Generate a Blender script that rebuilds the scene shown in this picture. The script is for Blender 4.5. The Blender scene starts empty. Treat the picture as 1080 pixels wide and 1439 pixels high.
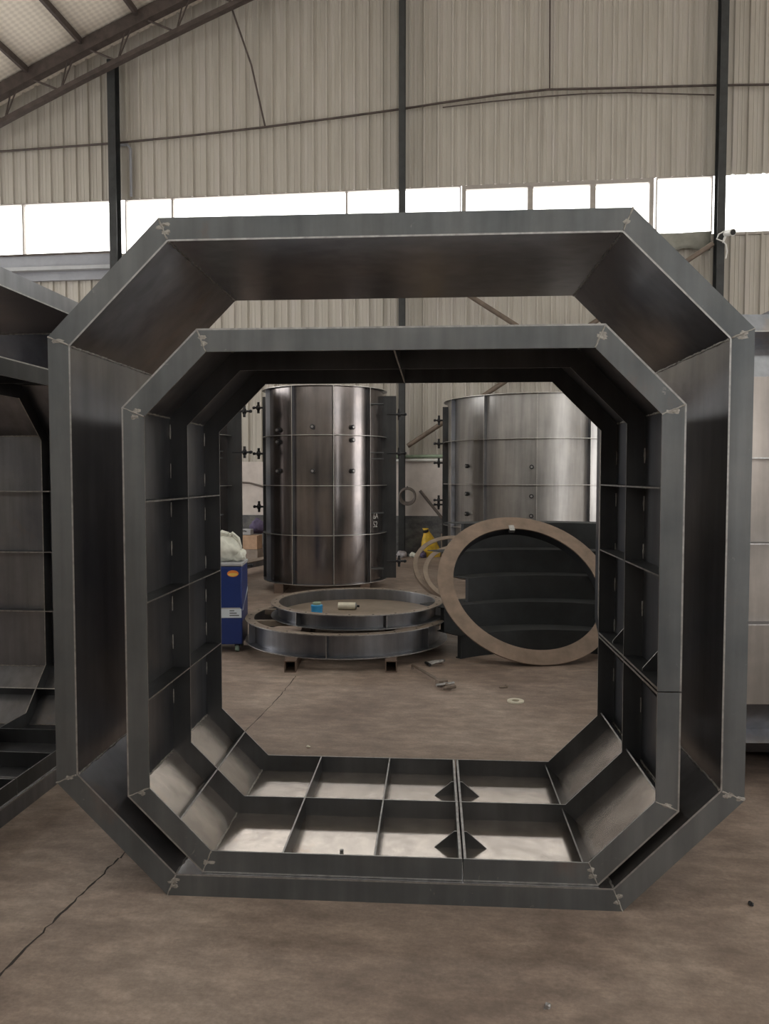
import bpy, bmesh, math, random
from mathutils import Vector, Matrix
random.seed(7)
PI = math.pi
S = bpy.context.scene
COL = S.collection
def rad(a): return math.radians(a)

# ------------------------------------------------------------------ materials
def new_mat(name):
    m = bpy.data.materials.new(name); m.use_nodes = True
    nt = m.node_tree
    return m, nt, nt.nodes['Principled BSDF']
def N(nt, t, **kw):
    n = nt.nodes.new(t)
    for k, v in kw.items():
        if k.startswith('i_'): n.inputs[k[2:].replace('_', ' ')].default_value = v
        else: setattr(n, k, v)
    return n
def ramp(nt, fac, stops):
    r = nt.nodes.new('ShaderNodeValToRGB')
    e = r.color_ramp.elements
    e[0].position, e[0].color = stops[0][0], (*stops[0][1], 1)
    e[1].position, e[1].color = stops[1][0], (*stops[1][1], 1)
    for p, c in stops[2:]:
        x = e.new(p); x.color = (*c, 1)
    nt.links.new(fac, r.inputs['Fac'])
    return r
def coords(nt, scale=(1, 1, 1)):
    tc = nt.nodes.new('ShaderNodeTexCoord')
    mp = nt.nodes.new('ShaderNodeMapping')
    mp.inputs['Scale'].default_value = scale
    nt.links.new(tc.outputs['Object'], mp.inputs['Vector'])
    return mp.outputs['Vector']
def plain(name, c, rough=.6, metal=0.0, var=.15, scale=6, bump=0.0):
    m, nt, b = new_mat(name)
    v = coords(nt)
    n = N(nt, 'ShaderNodeTexNoise', i_Scale=scale, i_Detail=5, i_Roughness=.6)
    nt.links.new(v, n.inputs['Vector'])
    lo = tuple(x*(1-var) for x in c); hi = tuple(min(1, x*(1+var)) for x in c)
    r = ramp(nt, n.outputs['Fac'], [(.3, lo), (.7, hi)])
    nt.links.new(r.outputs['Color'], b.inputs['Base Color'])
    b.inputs['Roughness'].default_value = rough
    b.inputs['Metallic'].default_value = metal
    if bump:
        bp = N(nt, 'ShaderNodeBump', i_Strength=bump, i_Distance=.01)
        nt.links.new(n.outputs['Fac'], bp.inputs['Height'])
        nt.links.new(bp.outputs['Normal'], b.inputs['Normal'])
    return m
def steel(name, a, bcol, rust, rough=(.34, .5), metal=.9, streak=(14, 14, 1.2), rust_at=(.6, .75), scuff=None):
    m, nt, b = new_mat(name)
    v = coords(nt)
    n1 = N(nt, 'ShaderNodeTexNoise', i_Scale=1.7, i_Detail=6, i_Roughness=.6)
    nt.links.new(v, n1.inputs['Vector'])
    r1 = ramp(nt, n1.outputs['Fac'], [(.35, a), (.65, bcol)])
    n2 = N(nt, 'ShaderNodeTexNoise', i_Scale=1.0, i_Detail=4, i_Roughness=.55)
    v2 = coords(nt, streak); nt.links.new(v2, n2.inputs['Vector'])
    n3 = N(nt, 'ShaderNodeTexNoise', i_Scale=2.6, i_Detail=8, i_Roughness=.68)
    v3 = coords(nt, (1, 1, .6)); nt.links.new(v3, n3.inputs['Vector'])
    rr = ramp(nt, n3.outputs['Fac'], [(rust_at[0], (0, 0, 0)), (rust_at[1], (1, 1, 1))])
    mx = N(nt, 'ShaderNodeMix', data_type='RGBA')
    nt.links.new(rr.outputs['Color'], mx.inputs[0])
    nt.links.new(r1.outputs['Color'], mx.inputs[6]); mx.inputs[7].default_value = (*rust, 1)
    if scuff:
        n4 = N(nt, 'ShaderNodeTexNoise', i_Scale=11, i_Detail=6, i_Roughness=.75, i_Distortion=1.2)
        nt.links.new(v, n4.inputs['Vector'])
        r4 = ramp(nt, n4.outputs['Fac'], [(.66, (0, 0, 0)), (.74, (1, 1, 1))])
        ms = N(nt, 'ShaderNodeMix', data_type='RGBA')
        nt.links.new(r4.outputs['Color'], ms.inputs[0]); nt.links.new(mx.outputs[2], ms.inputs[6]); ms.inputs[7].default_value = (*scuff, 1)
        mx = ms
    mul = N(nt, 'ShaderNodeMix', data_type='RGBA', blend_type='MULTIPLY')
    mul.inputs[0].default_value = 1
    r2 = ramp(nt, n2.outputs['Fac'], [(.3, (.78, .78, .78)), (.7, (1.1, 1.1, 1.1))])
    nt.links.new(mx.outputs[2], mul.inputs[6]); nt.links.new(r2.outputs['Color'], mul.inputs[7])
    nt.links.new(mul.outputs[2], b.inputs['Base Color'])
    mr = N(nt, 'ShaderNodeMapRange'); mr.inputs[3].default_value = rough[0]; mr.inputs[4].default_value = rough[1]
    nt.links.new(n3.outputs['Fac'], mr.inputs[0])
    nt.links.new(mr.outputs[0], b.inputs['Roughness'])
    b.inputs['Metallic'].default_value = metal
    bp = N(nt, 'ShaderNodeBump', i_Strength=.12, i_Distance=.02)
    nt.links.new(n1.outputs['Fac'], bp.inputs['Height'])
    nt.links.new(bp.outputs['Normal'], b.inputs['Normal'])
    return m

M = {}
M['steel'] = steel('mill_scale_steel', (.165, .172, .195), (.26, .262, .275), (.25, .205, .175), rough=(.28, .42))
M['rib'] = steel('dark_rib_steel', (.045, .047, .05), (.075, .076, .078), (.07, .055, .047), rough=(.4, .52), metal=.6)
M['skin'] = steel('rolled_skin_plate', (.24, .245, .27), (.36, .35, .35), (.36, .29, .25), rough=(.18, .28))
M['outer'] = steel('brown_scale_skin', (.20, .185, .17), (.30, .27, .245), (.26, .20, .16), rough=(.34, .46))
M['highlit_edge'] = plain('highlit_cut_edge', (.62, .60, .57), .4, .8, .2, 40)  # ring and rib edges of the round moulds, with a highlight painted in
M['flange'] = steel('bar_steel', (.118, .128, .137), (.185, .192, .195), (.185, .15, .137), rough=(.40, .55), metal=.8, scuff=(.32, .31, .30))
M['plate'] = steel('window_glare_plate', (.56, .51, .47), (.68, .61, .56), (.60, .44, .33), rough=(.20, .30))  # pale pinkish base paints the windows' reflection onto the core's bottom plates
M['pale'] = steel('pale_plate', (.34, .33, .32), (.43, .415, .40), (.37, .33, .28), rough=(.3, .42))
M['dark_skin'] = steel('dark_polished_plate', (.17, .16, .16), (.27, .24, .23), (.25, .19, .16), rough=(.16, .26))
M['edge'] = plain('cut_steel_edge', (.36, .355, .35), .38, .85, .3, 40)  # cut edges paler than plate faces, edge highlights put into the colour
M['weld'] = plain('weld_metal', (.36, .345, .32), .45, .6, .35, 60, .4)
M['rust'] = plain('rusty_flange', (.235, .175, .135), .62, .25, .25, 7, .1)
M['rustplate'] = plain('brown_scale_plate', (.22, .175, .135), .6, .2, .2, 4)
M['hoop'] = plain('dull_brown_steel', (.26, .21, .17), .55, .4, .2, 9)
M['black'] = plain('black_steel', (.035, .036, .04), .45, .5, .3, 8)
M['dull'] = plain('dull_black_panel', (.022, .024, .026), .8, 0, .35, 5)
M['column'] = plain('dark_column_paint', (.03, .032, .033), .55, .1, .3, 6)
M['truss'] = plain('brown_primer_steel', (.075, .058, .052), .6, .1, .3, 8)
M['brace'] = plain('brown_painted_tube', (.15, .115, .09), .55, .1, .25, 8)
M['alu'] = plain('window_aluminium', (.34, .31, .285), .45, .3, .1, 8)
M['plaster'] = plain('white_plaster', (.60, .545, .51), .85, 0, .16, 3, .1)
M['grey'] = plain('grey_painted_channel', (.30, .31, .34), .6, .1, .12, 3)
M['sheet'] = plain('grey_green_sheet', (.24, .24, .21), .7, 0, .2, 5)
M['blue'] = plain('blue_enamel', (.013, .034, .165), .35, 0, .1, 5)
M['lid'] = plain('grey_lid', (.40, .41, .43), .5, 0, .1, 5)
M['white'] = plain('white_plastic', (.72, .73, .66), .55, 0, .12, 20, .3)
M['label'] = plain('pale_label', (.62, .68, .74), .5, 0, .05, 10)
M['print'] = plain('label_print', (.12, .13, .15), .6, 0, .05, 10)
M['orange'] = plain('orange_badge', (.75, .24, .05), .45, 0, .1, 10)
M['yellowp'] = plain('yellow_badge', (.8, .55, .12), .45, 0, .1, 10)
M['yellow'] = plain('yellow_sack', (.62, .40, .03), .5, 0, .25, 14, .3)
M['card'] = plain('cardboard', (.50, .33, .22), .8, 0, .18, 8)
M['card2'] = plain('dull_cardboard', (.30, .25, .21), .8, 0, .2, 8)
M['purple'] = plain('dark_purple_cloth', (.10, .08, .15), .8, 0, .3, 12)
M['green'] = plain('pale_green_pipe', (.28, .36, .26), .5, 0, .2, 10)
M['hose'] = plain('dark_hose', (.12, .10, .09), .6, 0, .2, 20)
M['bottle'] = plain('blue_plastic', (.04, .30, .62), .35, 0, .1, 20)
M['can'] = plain('cream_can', (.62, .58, .47), .4, 0, .1, 20)
M['rag'] = plain('grey_white_rag', (.50, .48, .50), .9, 0, .3, 14, .3)
M['cam'] = plain('white_housing', (.75, .75, .73), .4, 0, .05, 20)
M['dark'] = plain('dark_hole', (.015, .015, .016), .7, 0, .1, 20)
M['wood'] = plain('brown_timber', (.13, .088, .066), .75, 0, .25, 12)
M['caster'] = plain('green_grey_rubber', (.22, .30, .25), .6, 0, .1, 20)
M['chalk'] = plain('chalk_white', (.62, .62, .6), .9, 0, .1, 60)

# cladding: warm grey sheet metal with dust
m, nt, b = new_mat('wall_cladding_paint'); M['clad'] = m
v = coords(nt, (2.2, 1, .35))
n = N(nt, 'ShaderNodeTexNoise', i_Scale=1.6, i_Detail=6, i_Roughness=.6); nt.links.new(v, n.inputs['Vector'])
r = ramp(nt, n.outputs['Fac'], [(.3, (.385, .357, .315)), (.5, (.445, .417, .37)), (.7, (.475, .442, .408))])
nt.links.new(r.outputs['Color'], b.inputs['Base Color']); b.inputs['Roughness'].default_value = .55
# ceiling foil
m, nt, b = new_mat('ceiling_foil'); M['ceil'] = m
v = coords(nt, (1, 1, 1))
w1 = N(nt, 'ShaderNodeTexWave', wave_type='BANDS', bands_direction='X', i_Scale=3.2, i_Distortion=.6)
w2 = N(nt, 'ShaderNodeTexWave', wave_type='BANDS', bands_direction='Y', i_Scale=3.2, i_Distortion=.6)
nt.links.new(v, w1.inputs['Vector']); nt.links.new(v, w2.inputs['Vector'])
mx = N(nt, 'ShaderNodeMix', data_type='FLOAT'); mx.inputs[0].default_value = .5
nt.links.new(w1.outputs['Fac'], mx.inputs[2]); nt.links.new(w2.outputs['Fac'], mx.inputs[3])
r = ramp(nt, mx.outputs[0], [(.2, (.66, .60, .52)), (.8, (.80, .735, .64))])
nt.links.new(r.outputs['Color'], b.inputs['Base Color']); b.inputs['Roughness'].default_value = .6
# dado
m, nt, b = new_mat('dado_paint'); M['dado'] = m
v = coords(nt, (1, 1, 1.6))
n = N(nt, 'ShaderNodeTexNoise', i_Scale=4.5, i_Detail=8, i_Roughness=.7); nt.links.new(v, n.inputs['Vector'])
r = ramp(nt, n.outputs['Fac'], [(.40, (.07, .07, .075)), (.6, (.155, .155, .15))])
nt.links.new(r.outputs['Color'], b.inputs['Base Color']); b.inputs['Roughness'].default_value = .7
# concrete floor
m, nt, b = new_mat('worn_concrete'); M['floor'] = m
v = coords(nt)
n1 = N(nt, 'ShaderNodeTexNoise', i_Scale=.75, i_Detail=7, i_Roughness=.62, i_Distortion=.5)
n2 = N(nt, 'ShaderNodeTexNoise', i_Scale=5.5, i_Detail=9, i_Roughness=.72)
n3 = N(nt, 'ShaderNodeTexNoise', i_Scale=70, i_Detail=5, i_Roughness=.7)
v2 = coords(nt, (1, 2.0, 1))
for q in (n1, n3): nt.links.new(v, q.inputs['Vector'])
nt.links.new(v2, n2.inputs['Vector'])
r1 = ramp(nt, n1.outputs['Fac'], [(.30, (.17, .124, .10)), (.5, (.265, .203, .166)), (.70, (.36, .29, .243))])
r2 = ramp(nt, n2.outputs['Fac'], [(.33, (.62, .61, .60)), (.5, (.95, .95, .95)), (.70, (1.5, 1.5, 1.48))])
mu = N(nt, 'ShaderNodeMix', data_type='RGBA', blend_type='MULTIPLY'); mu.inputs[0].default_value = .85
nt.links.new(r1.outputs['Color'], mu.inputs[6]); nt.links.new(r2.outputs['Color'], mu.inputs[7])
r3 = ramp(nt, n3.outputs['Fac'], [(.3, (.8, .8, .8)), (.7, (1.15, 1.15, 1.15))])
mu2 = N(nt, 'ShaderNodeMix', data_type='RGBA', blend_type='MULTIPLY'); mu2.inputs[0].default_value = .8
nt.links.new(mu.outputs[2], mu2.inputs[6]); nt.links.new(r3.outputs['Color'], mu2.inputs[7])
nt.links.new(mu2.outputs[2], b.inputs['Base Color'])
mr = N(nt, 'ShaderNodeMapRange'); mr.inputs[3].default_value = .5; mr.inputs[4].default_value = .75
nt.links.new(n2.outputs['Fac'], mr.inputs[0]); nt.links.new(mr.outputs[0], b.inputs['Roughness'])
bp = N(nt, 'ShaderNodeBump', i_Strength=.25, i_Distance=.006)
nt.links.new(n2.outputs['Fac'], bp.inputs['Height']); nt.links.new(bp.outputs['Normal'], b.inputs['Normal'])
M['joint'] = plain('floor_joint_dirt', (.03, .024, .02), .9, 0, .4, 9)
# glass
def glass(name, tint, opaque=.08, frost=0.0):
    m = bpy.data.materials.new(name); m.use_nodes = True
    nt = m.node_tree; nt.nodes.clear()
    out = nt.nodes.new('ShaderNodeOutputMaterial')
    tr = nt.nodes.new('ShaderNodeBsdfTransparent'); tr.inputs[0].default_value = (*tint, 1)
    gl = nt.nodes.new('ShaderNodeBsdfGlossy'); gl.inputs['Roughness'].default_value = .05
    mix = nt.nodes.new('ShaderNodeMixShader'); mix.inputs[0].default_value = opaque
    nt.links.new(tr.outputs[0], mix.inputs[1]); nt.links.new(gl.outputs[0], mix.inputs[2])
    last = mix
    if frost:
        tl = nt.nodes.new('ShaderNodeBsdfTranslucent'); tl.inputs[0].default_value = (*tint, 1)
        m2 = nt.nodes.new('ShaderNodeMixShader'); m2.inputs[0].default_value = frost
        nt.links.new(mix.outputs[0], m2.inputs[1]); nt.links.new(tl.outputs[0], m2.inputs[2]); last = m2
    nt.links.new(last.outputs[0], out.inputs[0])
    return m
M['glass'] = glass('window_glass', (.98, .98, .97))
M['frost'] = glass('translucent_sheet', (.94, .97, .93), .05, .35)

# ------------------------------------------------------------------ mesh helper
class MB:
    def __init__(s): s.v, s.f, s.m, s.sm = [], [], [], []
    def add(s, vs, fs, mi=0, smooth=False):
        o = len(s.v); s.v += [tuple(x) for x in vs]
        for k, f in enumerate(fs):
            s.f.append(tuple(i+o for i in f)); s.m.append(mi[k] if isinstance(mi, list) else mi); s.sm.append(smooth)
        return s
    def prism(s, pts, vec, mi=0, me=1):
        pts = [Vector(p) for p in pts]; vec = Vector(vec); n = len(pts)
        fs = [tuple(range(n)), tuple(range(2*n-1, n-1, -1))] + [(i, (i+1) % n, n+(i+1) % n, n+i) for i in range(n)]
        return s.add(pts+[p+vec for p in pts], fs, [mi, mi]+[me]*n)
    def box(s, a, b, mi=0, me=None):
        (x0, y0, z0), (x1, y1, z1) = a, b
        return s.prism([(x0, y0, z0), (x1, y0, z0), (x1, y1, z0), (x0, y1, z0)], (0, 0, z1-z0), mi, mi if me is None else me)
    def beam(s, p, q, w, h, up=(0, 0, 1), mi=0):
        p, q = Vector(p), Vector(q); d = (q-p).normalized(); up = Vector(up)
        if abs(d.dot(up)) > .95: up = Vector((0, 1, 0))
        sd = d.cross(up).normalized(); u = sd.cross(d)
        c = [p+sd*w/2+u*h/2, p-sd*w/2+u*h/2, p-sd*w/2-u*h/2, p+sd*w/2-u*h/2]
        return s.prism(c, q-p, mi, mi)
    def tube(s, pts, r, n=10, mi=0, closed=False, wob=0):
        pts = [Vector(p) for p in pts]; k = len(pts); vs = []; fs = []
        ref = None
        for i, p in enumerate(pts):
            a = pts[(i-1) % k] if (closed or i > 0) else p
            c = pts[(i+1) % k] if (closed or i < k-1) else p
            d = (c-a).normalized()
            if ref is None: ref = Vector((0, 0, 1)) if abs(d.z) < .9 else Vector((1, 0, 0))
            x = (ref-d*ref.dot(d)).normalized(); y = d.cross(x); ref = x
            rr = (r[i] if isinstance(r, (list, tuple)) else r)*(1+random.uniform(-wob, wob))
            for j in range(n):
                t = 2*PI*j/n; vs.append(p+x*rr*math.cos(t)+y*rr*math.sin(t))
        for i in range(k if closed else k-1):
            for j in range(n):
                a = i*n+j; b2 = i*n+(j+1) % n; c2 = ((i+1) % k)*n+(j+1) % n; d2 = ((i+1) % k)*n+j
                fs.append((a, b2, c2, d2))
        if not closed: fs += [tuple(range(n-1, -1, -1)), tuple(range((k-1)*n, k*n))]
        return s.add(vs, fs, mi, True)
    def lathe(s, prof, n=48, c=(0, 0, 0), mi=0, a0=0, a1=2*PI, smooth=True, closed=True):
        """prof: closed (r, z) loop swept round the z axis; mi may be a list per profile edge"""
        full = abs(a1-a0-2*PI) < 1e-6; k = len(prof); steps = n if full else n+1; vs = []; fs = []; ms = []
        for i in range(steps):
            t = a0+(a1-a0)*i/n
            for (r, z) in prof: vs.append((c[0]+r*math.cos(t), c[1]+r*math.sin(t), c[2]+z))
        for i in range(n):
            i2 = (i+1) % steps
            for j in range(k if closed else k-1):
                j2 = (j+1) % k
                fs.append((i*k+j, i2*k+j, i2*k+j2, i*k+j2)); ms.append(mi[j] if isinstance(mi, list) else mi)
        if not full and closed:
            fs += [tuple(range(k)), tuple(range((steps-1)*k+k-1, (steps-1)*k-1, -1))]; ms += [ms[0]]*2
        o = len(s.v); s.v += vs
        for f, q in zip(fs, ms): s.f.append(tuple(x+o for x in f)); s.m.append(q); s.sm.append(smooth)
        return s
    def blob(s, c, r, seed=0, rough=.25, sub=2, mi=0, flat=False):
        bm = bmesh.new(); bmesh.ops.create_icosphere(bm, subdivisions=sub, radius=1)
        rnd = random.Random(seed); ph = [rnd.uniform(0, 6) for _ in range(6)]
        vs = []
        for v in bm.verts:
            x, y, z = v.co
            k = 1+rough*(math.sin(3*x+ph[0])*math.sin(4*y+ph[1])+.6*math.sin(7*z+5*x+ph[2])*math.sin(6*y+ph[3]))
            q = Vector((x*r[0]*k, y*r[1]*k, z*r[2]*k))
            if flat and q.z < -r[2]*.8: q.z = -r[2]*.8
            vs.append(q+Vector(c))
        fs = [tuple(v.index for v in f.verts) for f in bm.faces]; bm.free()
        return s.add(vs, fs, mi, True)
    def build(s, name, mats, parent=None, loc=None, rz=None):
        me = bpy.data.meshes.new(name)
        me.from_pydata(s.v, [], s.f)
        for q in (mats if isinstance(mats, (list, tuple)) else [mats]): me.materials.append(q)
        nm = len(me.materials)
        for p, i, sm in zip(me.polygons, s.m, s.sm): p.material_index = min(i, nm-1); p.use_smooth = sm
        bm = bmesh.new(); bm.from_mesh(me); bmesh.ops.recalc_face_normals(bm, faces=bm.faces); bm.to_mesh(me); bm.free()
        if any(s.sm):
            try: me.set_sharp_from_angle(angle=rad(40))
            except Exception: pass
        o = bpy.data.objects.new(name, me); COL.objects.link(o)
        if parent is not None: o.parent = parent
        if loc is not None: o.location = loc
        if rz is not None: o.rotation_euler = (0, 0, rz)
        return o
def tag(o, label, cat, group=None, kind=None):
    o['label'] = label; o['category'] = cat
    if group: o['group'] = group
    if kind: o['kind'] = kind
    return o
def thing(name, label, cat, loc=(0, 0, 0), rz=0, group=None, kind=None):
    o = bpy.data.objects.new(name, None); COL.objects.link(o); o.empty_display_size = .1
    o.location = loc; o.rotation_euler = (0, 0, rz)
    return tag(o, label, cat, group, kind)
def copy_tree(o, parent=None):
    c = o.copy(); COL.objects.link(c)
    if parent is not None: c.parent = parent
    for ch in list(o.children): copy_tree(ch, c)
    return c

# ------------------------------------------------------------------ the hall (own axes: x along the rear-view wall, y away from the camera)
HO = Vector((.68, 14.6, 0)); HR = rad(-6.3)
HX = Vector((math.cos(HR), math.sin(HR), 0)); HY = Vector((-math.sin(HR), math.cos(HR), 0))
def hp(u, v, z): return HO+HX*u+HY*v+Vector((0, 0, z))
def struct(name, mb, mats, parent=None):
    o = mb.build(name, mats, parent) if parent is not None else mb.build(name, mats, None, HO, HR)
    if parent is None: o['kind'] = 'structure'
    return o
def hall_thing(name, label, cat, group=None, u=0, v=0, z=0, kind=None):
    return thing(name, label, cat, hp(u, v, z), HR, group, kind)
UL, UR, VB = -9.6, 17.0, -23.0
def roof_z(u):
    x = (u if u < 3.7 else 7.4-u)+7.93
    return 8.94+.44*x-.006*x*x
# floor
fl = MB().box((UL-.3, VB-8, -.12), (UR+.3, .3, 0)); struct('floor', fl, M['floor'])
# corrugated cladding: raised ribs with two small stiffening grooves between
def cladding(u0, u1, zlo, ztop):
    mb = MB(); P = .262; prof = [(0, 0), (.030, 0), (.042, -.042), (.074, -.042), (.086, 0), (.128, 0), (.134, -.006), (.146, -.006), (.152, 0), (.196, 0), (.202, -.006), (.214, -.006), (.220, 0)]
    us = []
    k = math.floor(u0/P)
    while k*P < u1:
        for a, d in prof:
            u = k*P+a
            if u0 <= u <= u1: us.append((u, d))
        k += 1
    us = [(u0, 0)]+us+[(u1, 0)]
    vs = []
    for u, d in us:
        zt = ztop(u) if callable(ztop) else ztop
        vs += [(u, d, zlo), (u, d, zt)]
    fs = [(2*i, 2*i+2, 2*i+3, 2*i+1) for i in range(len(us)-1)]
    return mb.add(vs, fs)
wb = MB()
for lo, hi in ((1.76, 5.84), (6.86, lambda u: roof_z(u)+.02)):
    q = cladding(UL, UR, lo, hi); wb.add(q.v, q.f)
wall = struct('wall_back', wb, M['clad'])
pl = MB().box((UL, -.06, .74), (UR, .06, 1.77)); struct('plaster_band', pl, M['plaster'], wall)
dd = MB().box((UL, -.075, 0), (UR, .06, .74)); struct('dado', dd, M['dado'], wall)
# other walls of the hall, mostly outside the picture, with the same strip of high windows
DOORL, DOORR = (-9.2, -3.6), (-11.5, -6.0)
def side_wall(name, u):
    mb = MB(); DOOR = DOORL if u < 0 else DOORR
    t = .12 if u > 0 else -.12
    mb.box((min(u, u+t), VB, 0), (max(u, u+t), DOOR[0], 5.84)); mb.box((min(u, u+t), DOOR[1], 0), (max(u, u+t), .1, 5.84)); mb.box((min(u, u+t), DOOR[0], 4.6), (max(u, u+t), DOOR[1], 5.84)); mb.box((min(u, u+t), VB, 6.86), (max(u, u+t), .1, roof_z(u)+.05))
    return struct(name, mb, M['clad'])
side_wall('wall_left', UL); side_wall('wall_right', UR)
GX0, GX1, GZ = 8.5, 14.5, 4.6
mb = MB()
mb.box((UL, VB-.12, 0), (GX0, VB, 5.84)); mb.box((GX1, VB-.12, 0), (UR, VB, 5.84)); mb.box((GX0, VB-.12, GZ), (GX1, VB, 5.84))
mb.prism([(UL, VB, 6.86), (UR, VB, 6.86)]+[(UR-(UR-UL)*i/20, VB, roof_z(UR-(UR-UL)*i/20)+.05) for i in range(21)], (0, -.12, 0), 0, 0)
struct('wall_rear', mb, M['clad'])
# roof, open only where the translucent roof lights are
mb = MB(); NU = 28
us = [UL+(UR-UL)*i/NU for i in range(NU+1)]
SKY = []
VSTRIPS = [(-22, -20.8), (-18.2, -17.0), (-14.0, -12.8), (-9.6, -8.4)]
UHOLES = [(6, 10), (15, 20)]
def in_hole(i): return any(a <= i < b2 for a, b2 in UHOLES)
vcuts = [VB]+[x for p in VSTRIPS for x in p]+[.1]
for i in range(NU):
    a, b2 = us[i], us[i+1]
    for j in range(len(vcuts)-1):
        if j % 2 == 1 and in_hole(i): continue
        v0, v1 = vcuts[j], vcuts[j+1]
        mb.add([(a, v0, roof_z(a)), (b2, v0, roof_z(b2)), (b2, v1, roof_z(b2)), (a, v1, roof_z(a))], [(0, 1, 2, 3)])
struct('ceiling', mb, M['ceil'])
sk = MB()
for (i0, i1) in UHOLES:
    for v0, v1 in VSTRIPS:
        for i in range(i0, i1):
            a, b2 = us[i], us[i+1]
            sk.add([(a, v0, roof_z(a)), (b2, v0, roof_z(b2)), (b2, v1, roof_z(b2)), (a, v1, roof_z(a))], [(0, 1, 2, 3)])
o = struct('window_9', sk, M['frost'])

# ---- window strip in the back wall
def window(name, u0, u1, mulls, z0=5.84, z1=6.86, fw=.045, mw=.035, glass_m='glass', frame='alu', panes=None):
    w = bpy.data.objects.new(name, None); COL.objects.link(w); w.location = HO; w.rotation_euler = (0, 0, HR); w['kind'] = 'structure'
    fr = MB()
    fr.box((u0, -.04, z0), (u1, .05, z0+fw)); fr.box((u0, -.04, z1-fw), (u1, .05, z1))
    fr.box((u0, -.04, z0+fw), (u0+fw, .05, z1-fw)); fr.box((u1-fw, -.04, z0+fw), (u1, .05, z1-fw))
    fr.build('window_frame', M[frame], w)
    edges = [u0+fw]
    for c in mulls:
        MB().box((c-mw/2, -.035, z0+fw), (c+mw/2, .045, z1-fw)).build('mullion', M[frame], w); edges += [c-mw/2, c+mw/2]
    edges.append(u1-fw)
    for i in range(0, len(edges), 2):
        MB().box((edges[i], -.003, z0+fw), (edges[i+1], .003, z1-fw)).build('pane', M[glass_m], w)
    return w
window('window_1', UL, -5.95, [-7.86], fw=.02)
window('window_2', -5.75, .74, [-4.8, -1.4], fw=.02)
window('window_3', .76, 4.20, [2.01, 3.13], fw=.075, mw=.10)
window('window_4', 4.24, 5.22, [], fw=.02)
# translucent corrugated sheet right of the right-hand column
w5 = bpy.data.objects.new('window_5', None); COL.objects.link(w5); w5.location = HO; w5.rotation_euler = (0, 0, HR); w5['kind'] = 'structure'
cladding(5.36, UR, 5.84, 6.86).build('pane', M['frost'], w5)
MB().box((5.36, -.03, 5.80), (UR, .04, 5.85)).build('sill', M['alu'], w5)
def strip(name, a, b2):
    w = MB().box(a, b2); return struct(name, w, M['glass'])
strip('window_6', (UL-.07, VB, 5.84), (UL-.06, 0, 6.86)); strip('window_7', (UR+.06, VB, 5.84), (UR+.07, 0, 6.86)); strip('window_8', (UL, VB-.07, 5.84), (UR, VB-.06, 6.86))

# ---- columns, truss, purlins, braces, pipes on the back wall
for u, ztop, hw, lab in ((-5.85, 9.36, .075, 'slim dark steel column at the left, rising past the bright windows to the truss'),
                     (-.33, 11.45, .056, 'slim dark steel column running up the middle of the clad wall'),
                     (5.28, 12.2, .066, 'dark steel column at the right, with the white security camera on it')):
    c = hall_thing('steel_column', lab, 'column', None, u, -.25, 0, 'structure')
    h = MB(); h.box((-hw, -.10, 0), (hw, -.09, ztop)); h.box((-hw, .09, 0), (hw, .10, ztop)); h.build('column_flange', M['column'], c)
    MB().box((-.006, -.09, 0), (.006, .09, ztop)).build('column_web', M['column'], c)
    MB().box((-.15, -.15, 0), (.15, .14, .02)).build('base_plate', M['column'], c)
tr = hall_thing('roof_truss', 'brown steel lattice truss following the roof slope at upper left', 'truss', None, 0, -.55, 0)
def chord(off, w, h):
    mb = MB(); pts = [UL+.1+i*1.1 for i in range(24)]
    for a, b2 in zip(pts, pts[1:]):
        mb.beam((a, 0, roof_z(a)-off), (b2, 0, roof_z(b2)-off), w, h)
    return mb
chord(.17, .16, .22).build('top_chord', M['truss'], tr)
chord(.03, .05, .05).build('roof_angle', M['column'], tr)
chord(.74, .12, .085).build('bottom_chord', M['truss'], tr)
u = -9.0
while u < 11:
    zb = roof_z(u)-.73
    for du, rr in ((.16, .014), (.30, .014), (-.62, .02)):
        MB().tube([(u, 0, zb), (u+du, 0, roof_z(u+du)-.2)], rr, 8).build('web_bar', M['truss'], tr)
    u += 1.13
for k, u in enumerate((-9.2, -8.35, -7.35, -6.28, -5.2)):
    p = hall_thing('roof_purlin', ('brown roof purlin near the left eave, outside the corner of the ceiling', 'brown roof purlin low on the left slope of the ceiling',
        'brown roof purlin running back from the truss, lower of the two seen at upper left', 'brown roof purlin running back from the truss, upper of the two seen at upper left',
        'brown roof purlin higher up the pale ceiling above the truss')[k], 'purlin', 'purlins under the pale ceiling', u, 0, 0)
    MB().box((-.03, VB+.1, roof_z(u)-.16), (.03, -.66, roof_z(u)-.05)).build('purlin_web', M['truss'], p)
    MB().box((-.06, VB+.1, roof_z(u)-.05), (.03, -.66, roof_z(u)-.04)).build('purlin_lip', M['truss'], p)
tie = hall_thing('tie_rod', 'thin tie rod with a dark clamp crossing the pale ceiling at the top left corner', 'rod', None, 0, -3.2, 0)
MB().tube([(-8.8, 0, 8.5), (-5.0, 0, 10.05)], .012, 8).build('rod', M['truss'], tie)
MB().blob((-7.55, 0, 9.02), (.06, .06, .05), 3, .2).build('rod_clamp', M['truss'], tie)
for (a, b2, lab) in (((-.22, 2.05), (5.16, 5.58), 'brown diagonal brace tube rising to the column with the camera'),
                     ((-.22, 5.5), (5.16, 1.98), 'brown diagonal brace tube falling to the right behind the moulds')):
    vv = -.30 if a[1] < 3 else -.40
    t = MB().tube([hp(a[0], vv, a[1]), hp(b2[0], vv, b2[1])], .045, 12); tag(t.build('cross_brace', M['brace']), lab, 'brace', 'crossed wall braces between two columns')
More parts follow.
